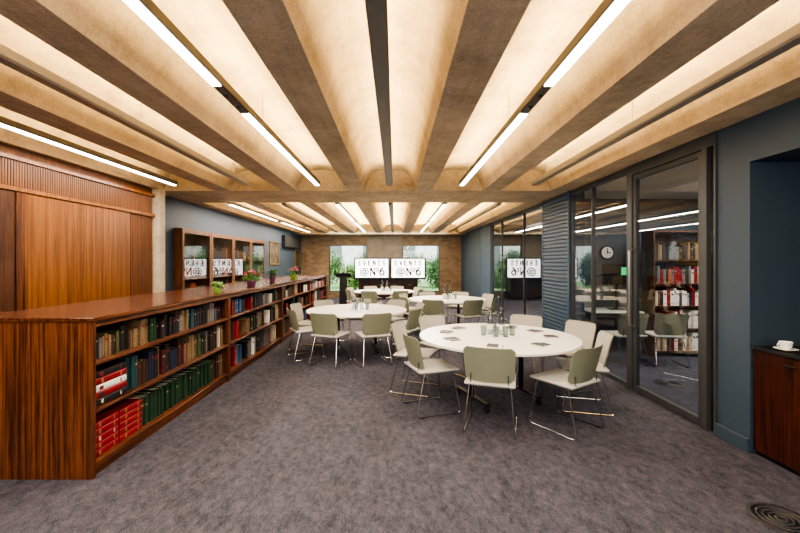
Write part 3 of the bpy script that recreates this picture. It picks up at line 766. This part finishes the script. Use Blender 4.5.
# ------------------------------------------------------------------ servery cabinet in the niche
t = empty('servery_cabinet', (2.985, 1.4, 0), 'dark wood cabinet built into the blue niche', 'cabinet')
MB().box(.02, .49, 0, 1.765, .04, .872).build('carcass', 'cab', t)
MB().box(.03, .47, .0, 1.765, 0, .0395).build('plinth', 'black', t)
for k in range(3):
    d_ = MB().box(.0, .0195, .006+k*.587, .587+k*.587, .045, .868, .002, 1).build('door', 'cab', t)
    MB().box(-.010, -.0005, .30+k*.585-.05, .30+k*.585+.05, .80, .812, .002, 1).build('handle', 'black', d_)
t = MB().box(2.975, 3.495, 1.385, 3.175, .8725, .90, .003, 1).build('worktop', 'black', None); tag(t, 'thin black worktop on the dark wood cabinet', 'worktop')
def cup(x, y, label):
    s = MB().lathe([(.03, 0), (.045, .004), (.075, .016), (.072, .018), (.043, .008), (.0, .007)], 24, cap=False).build('saucer', 'china', None, True)
    s.location = (x, y, .9005); tag(s, label.replace('cup', 'saucer under cup'), 'saucer')
    c = empty('coffee_cup', (x, y, .9005+.0085), label, 'cup')
    MB().lathe([(.022, 0), (.036, .03), (.043, .062), (.039, .062), (.032, .03), (.018, .006), (0.0, .005)], 24, cap=False).build('bowl', 'china', c, True)
    MB().tube([(-.038, 0, .05), (-.06, 0, .05), (-.066, 0, .035), (-.055, 0, .02), (-.034, 0, .022)], .005, 8).build('handle', 'china', c, True)
cup(3.085, 3.0, 'white coffee cup on the black worktop')
t = empty('tray', (3.25, 2.85, .9005), 'shallow dark tray beside the white cup', 'tray')
MB().box(-.09, .09, -.13, .05, 0, .008).build('tray_base', 'cab', t)
MB().box(-.1, -.09, -.14, .06, 0, .03).box(.09, .1, -.14, .06, 0, .03).box(-.09, .09, -.14, -.13, 0, .03).box(-.09, .09, .05, .06, 0, .03).build('rim', 'cab', t)

# floor grilles
def grille(x, y, r, label):
    t = empty('floor_grille', (x, y, 0), label, 'floor grille', 'round floor grilles')
    MB().lathe([(r*.86, 0.001), (r, .001), (r, .006), (r*.86, .009), (r*.86, .001)], 40, cap=False).build('ring', 'steel', t, True)
    MB().lathe([(r*.855, .0008), (r*.855, .002)], 40).build('pan', 'black', t)
    for k in range(4):
        q = r*(.16+.18*k); MB().tube([(q*math.cos(2*PI*i/28), q*math.sin(2*PI*i/28), .006) for i in range(28)], .006, 6, True).build('slot_ring', 'frame', t, True)
grille(2.40, 2.36, .165, 'round metal floor grille in carpet by the dark cabinet'); grille(3.6, 5.0, .16, 'round floor grille behind the glass door')

# ------------------------------------------------------------------ room behind the glass
t = empty('bookshelf', (4.85, 6.55, 0), 'tall wooden bookshelf behind the glass door', 'bookshelf')
W = 1.0
MB().box(-W/2, -W/2+.03, -.16, .16, 0, 2.1).build('side_panel', 'walnut', t); MB().box(W/2-.03, W/2, -.16, .16, 0, 2.1).build('side_panel', 'walnut', t)
MB().box(-W/2+.03, W/2-.03, .145, .16, 0, 2.1).build('back_panel', 'walnut', t); MB().box(-W/2-.01, W/2+.01, -.165, .165, 2.1005, 2.13).build('top', 'walnut', t)
tiers = [.10, .48, .86, 1.24, 1.64]
for z in tiers: MB().box(-W/2+.031, W/2-.031, -.155, .144, z-.025, z).build('shelf', 'walnut', t)
tw = ['lowest', 'second lowest', 'middle', 'second highest', 'highest']
for k, z in enumerate(tiers):
    x = 4.85-W/2+.04; n = 0
    pal = [['crimson', 'white', 'maroon', 'cream', 'tan'], ['white', 'white', 'crimson', 'cream', 'white'], ['white', 'cream', 'white', 'tan', 'navy', 'crimson'], ['dark brown', 'orange', 'crimson', 'grey', 'black', 'cream'], ['grey', 'dark brown', 'tan', 'black']][k]
    while x < 4.85+W/2-.10:
        if rb.random() < .06 and k > 2: x += .10; continue
        t_ = rb.uniform(.034, .062); h_ = rb.uniform(.20, .31); c = rb.choice(pal); n += 1
        make_book(x+t_/2, 6.55-.12, z+.0005, .2, t_, h_, c, f'{c} volume, {ordw(n)} from left on the {tw[k]} shelf behind the glass', f'books on the {tw[k]} shelf behind glass', rot=-PI/2, lab=rb.choice(['inkl', 'gold', None]) if c != 'white' else rb.choice(['redl', 'inkl']))
        x += t_+.0012
t = empty('wall_clock', (4.06, 7.298, 1.78), 'round white wall clock seen through the glazed screen', 'clock')
def disc(mb, r, y0, y1, n=32):
    mb.lathe([(r, 0), (r, abs(y1-y0))], n)
    for v in mb.bm.verts: v.co = Vector((v.co.x, y1-v.co.z, v.co.y))
    return mb
disc(MB(), .132, -.03, 0).build('case', 'black', t); disc(MB(), .110, -.034, -.0305).build('face', 'clockf', t)
MB().box(-.008, .008, -.038, -.035, -.02, .085).build('hand', 'black', t); MB().box(-.02, .062, -.041, -.0385, -.008, .008).build('hand', 'black', t)
t = empty('desk_monitor', (4.0, 6.85, .7455), 'monitor with a green display behind the glazed screen', 'monitor')
MB().box(-.14, .14, -.06, .08, 0, .012).build('foot', 'black', t); MB().box(-.02, .02, .0, .03, .012, .5).build('neck', 'black', t)
MB().box(-.27, .27, -.03, -.0005, .45, .82, .005, 1).build('bezel', 'black', t); MB().box(.06, .22, -.034, -.0305, .62, .76).build('display', 'green', t)
t = empty('desk', (3.82, 6.85, 0), 'plain white desk under the clock behind glass', 'desk')
MB().box(-.45, .45, -.35, .35, .72, .745, .004, 1).build('desktop', 'top', t)
for sx in (-.4, .4):
    for sy in (-.3, .3): MB().box(sx-.02, sx+.02, sy-.02, sy+.02, 0, .7195).build('leg', 'steel', t)

# ------------------------------------------------------------------ world and camera
w = bpy.data.worlds.new('World'); S.world = w; w.use_nodes = True
nt = w.node_tree; bg = nt.nodes['Background']
sky = nt.nodes.new('ShaderNodeTexSky'); sky.sky_type = 'HOSEK_WILKIE'; sky.turbidity = 8; sky.sun_direction = (-.6, -.2, .75)
nt.links.new(sky.outputs[0], bg.inputs['Color']); bg.inputs['Strength'].default_value = 8.0
sn = bpy.data.lights.new('sun', 'SUN'); sn.energy = 12.0; sn.angle = .1; so = bpy.data.objects.new('sun', sn); COL.objects.link(so); so.rotation_euler = (R(45), 0, R(-62))

cam = bpy.data.cameras.new('camera'); co = bpy.data.objects.new('camera', cam); COL.objects.link(co)
co.location = (0, 0, 1.6); co.rotation_euler = (PI/2, 0, 0)
cam.sensor_width = 36; cam.lens = 380/800*36; cam.shift_x = 5/800; cam.shift_y = -4.5/800; cam.clip_start = .05
S.camera = co
try: S.view_settings.look = 'AgX - High Contrast'
except Exception as e: print(e)
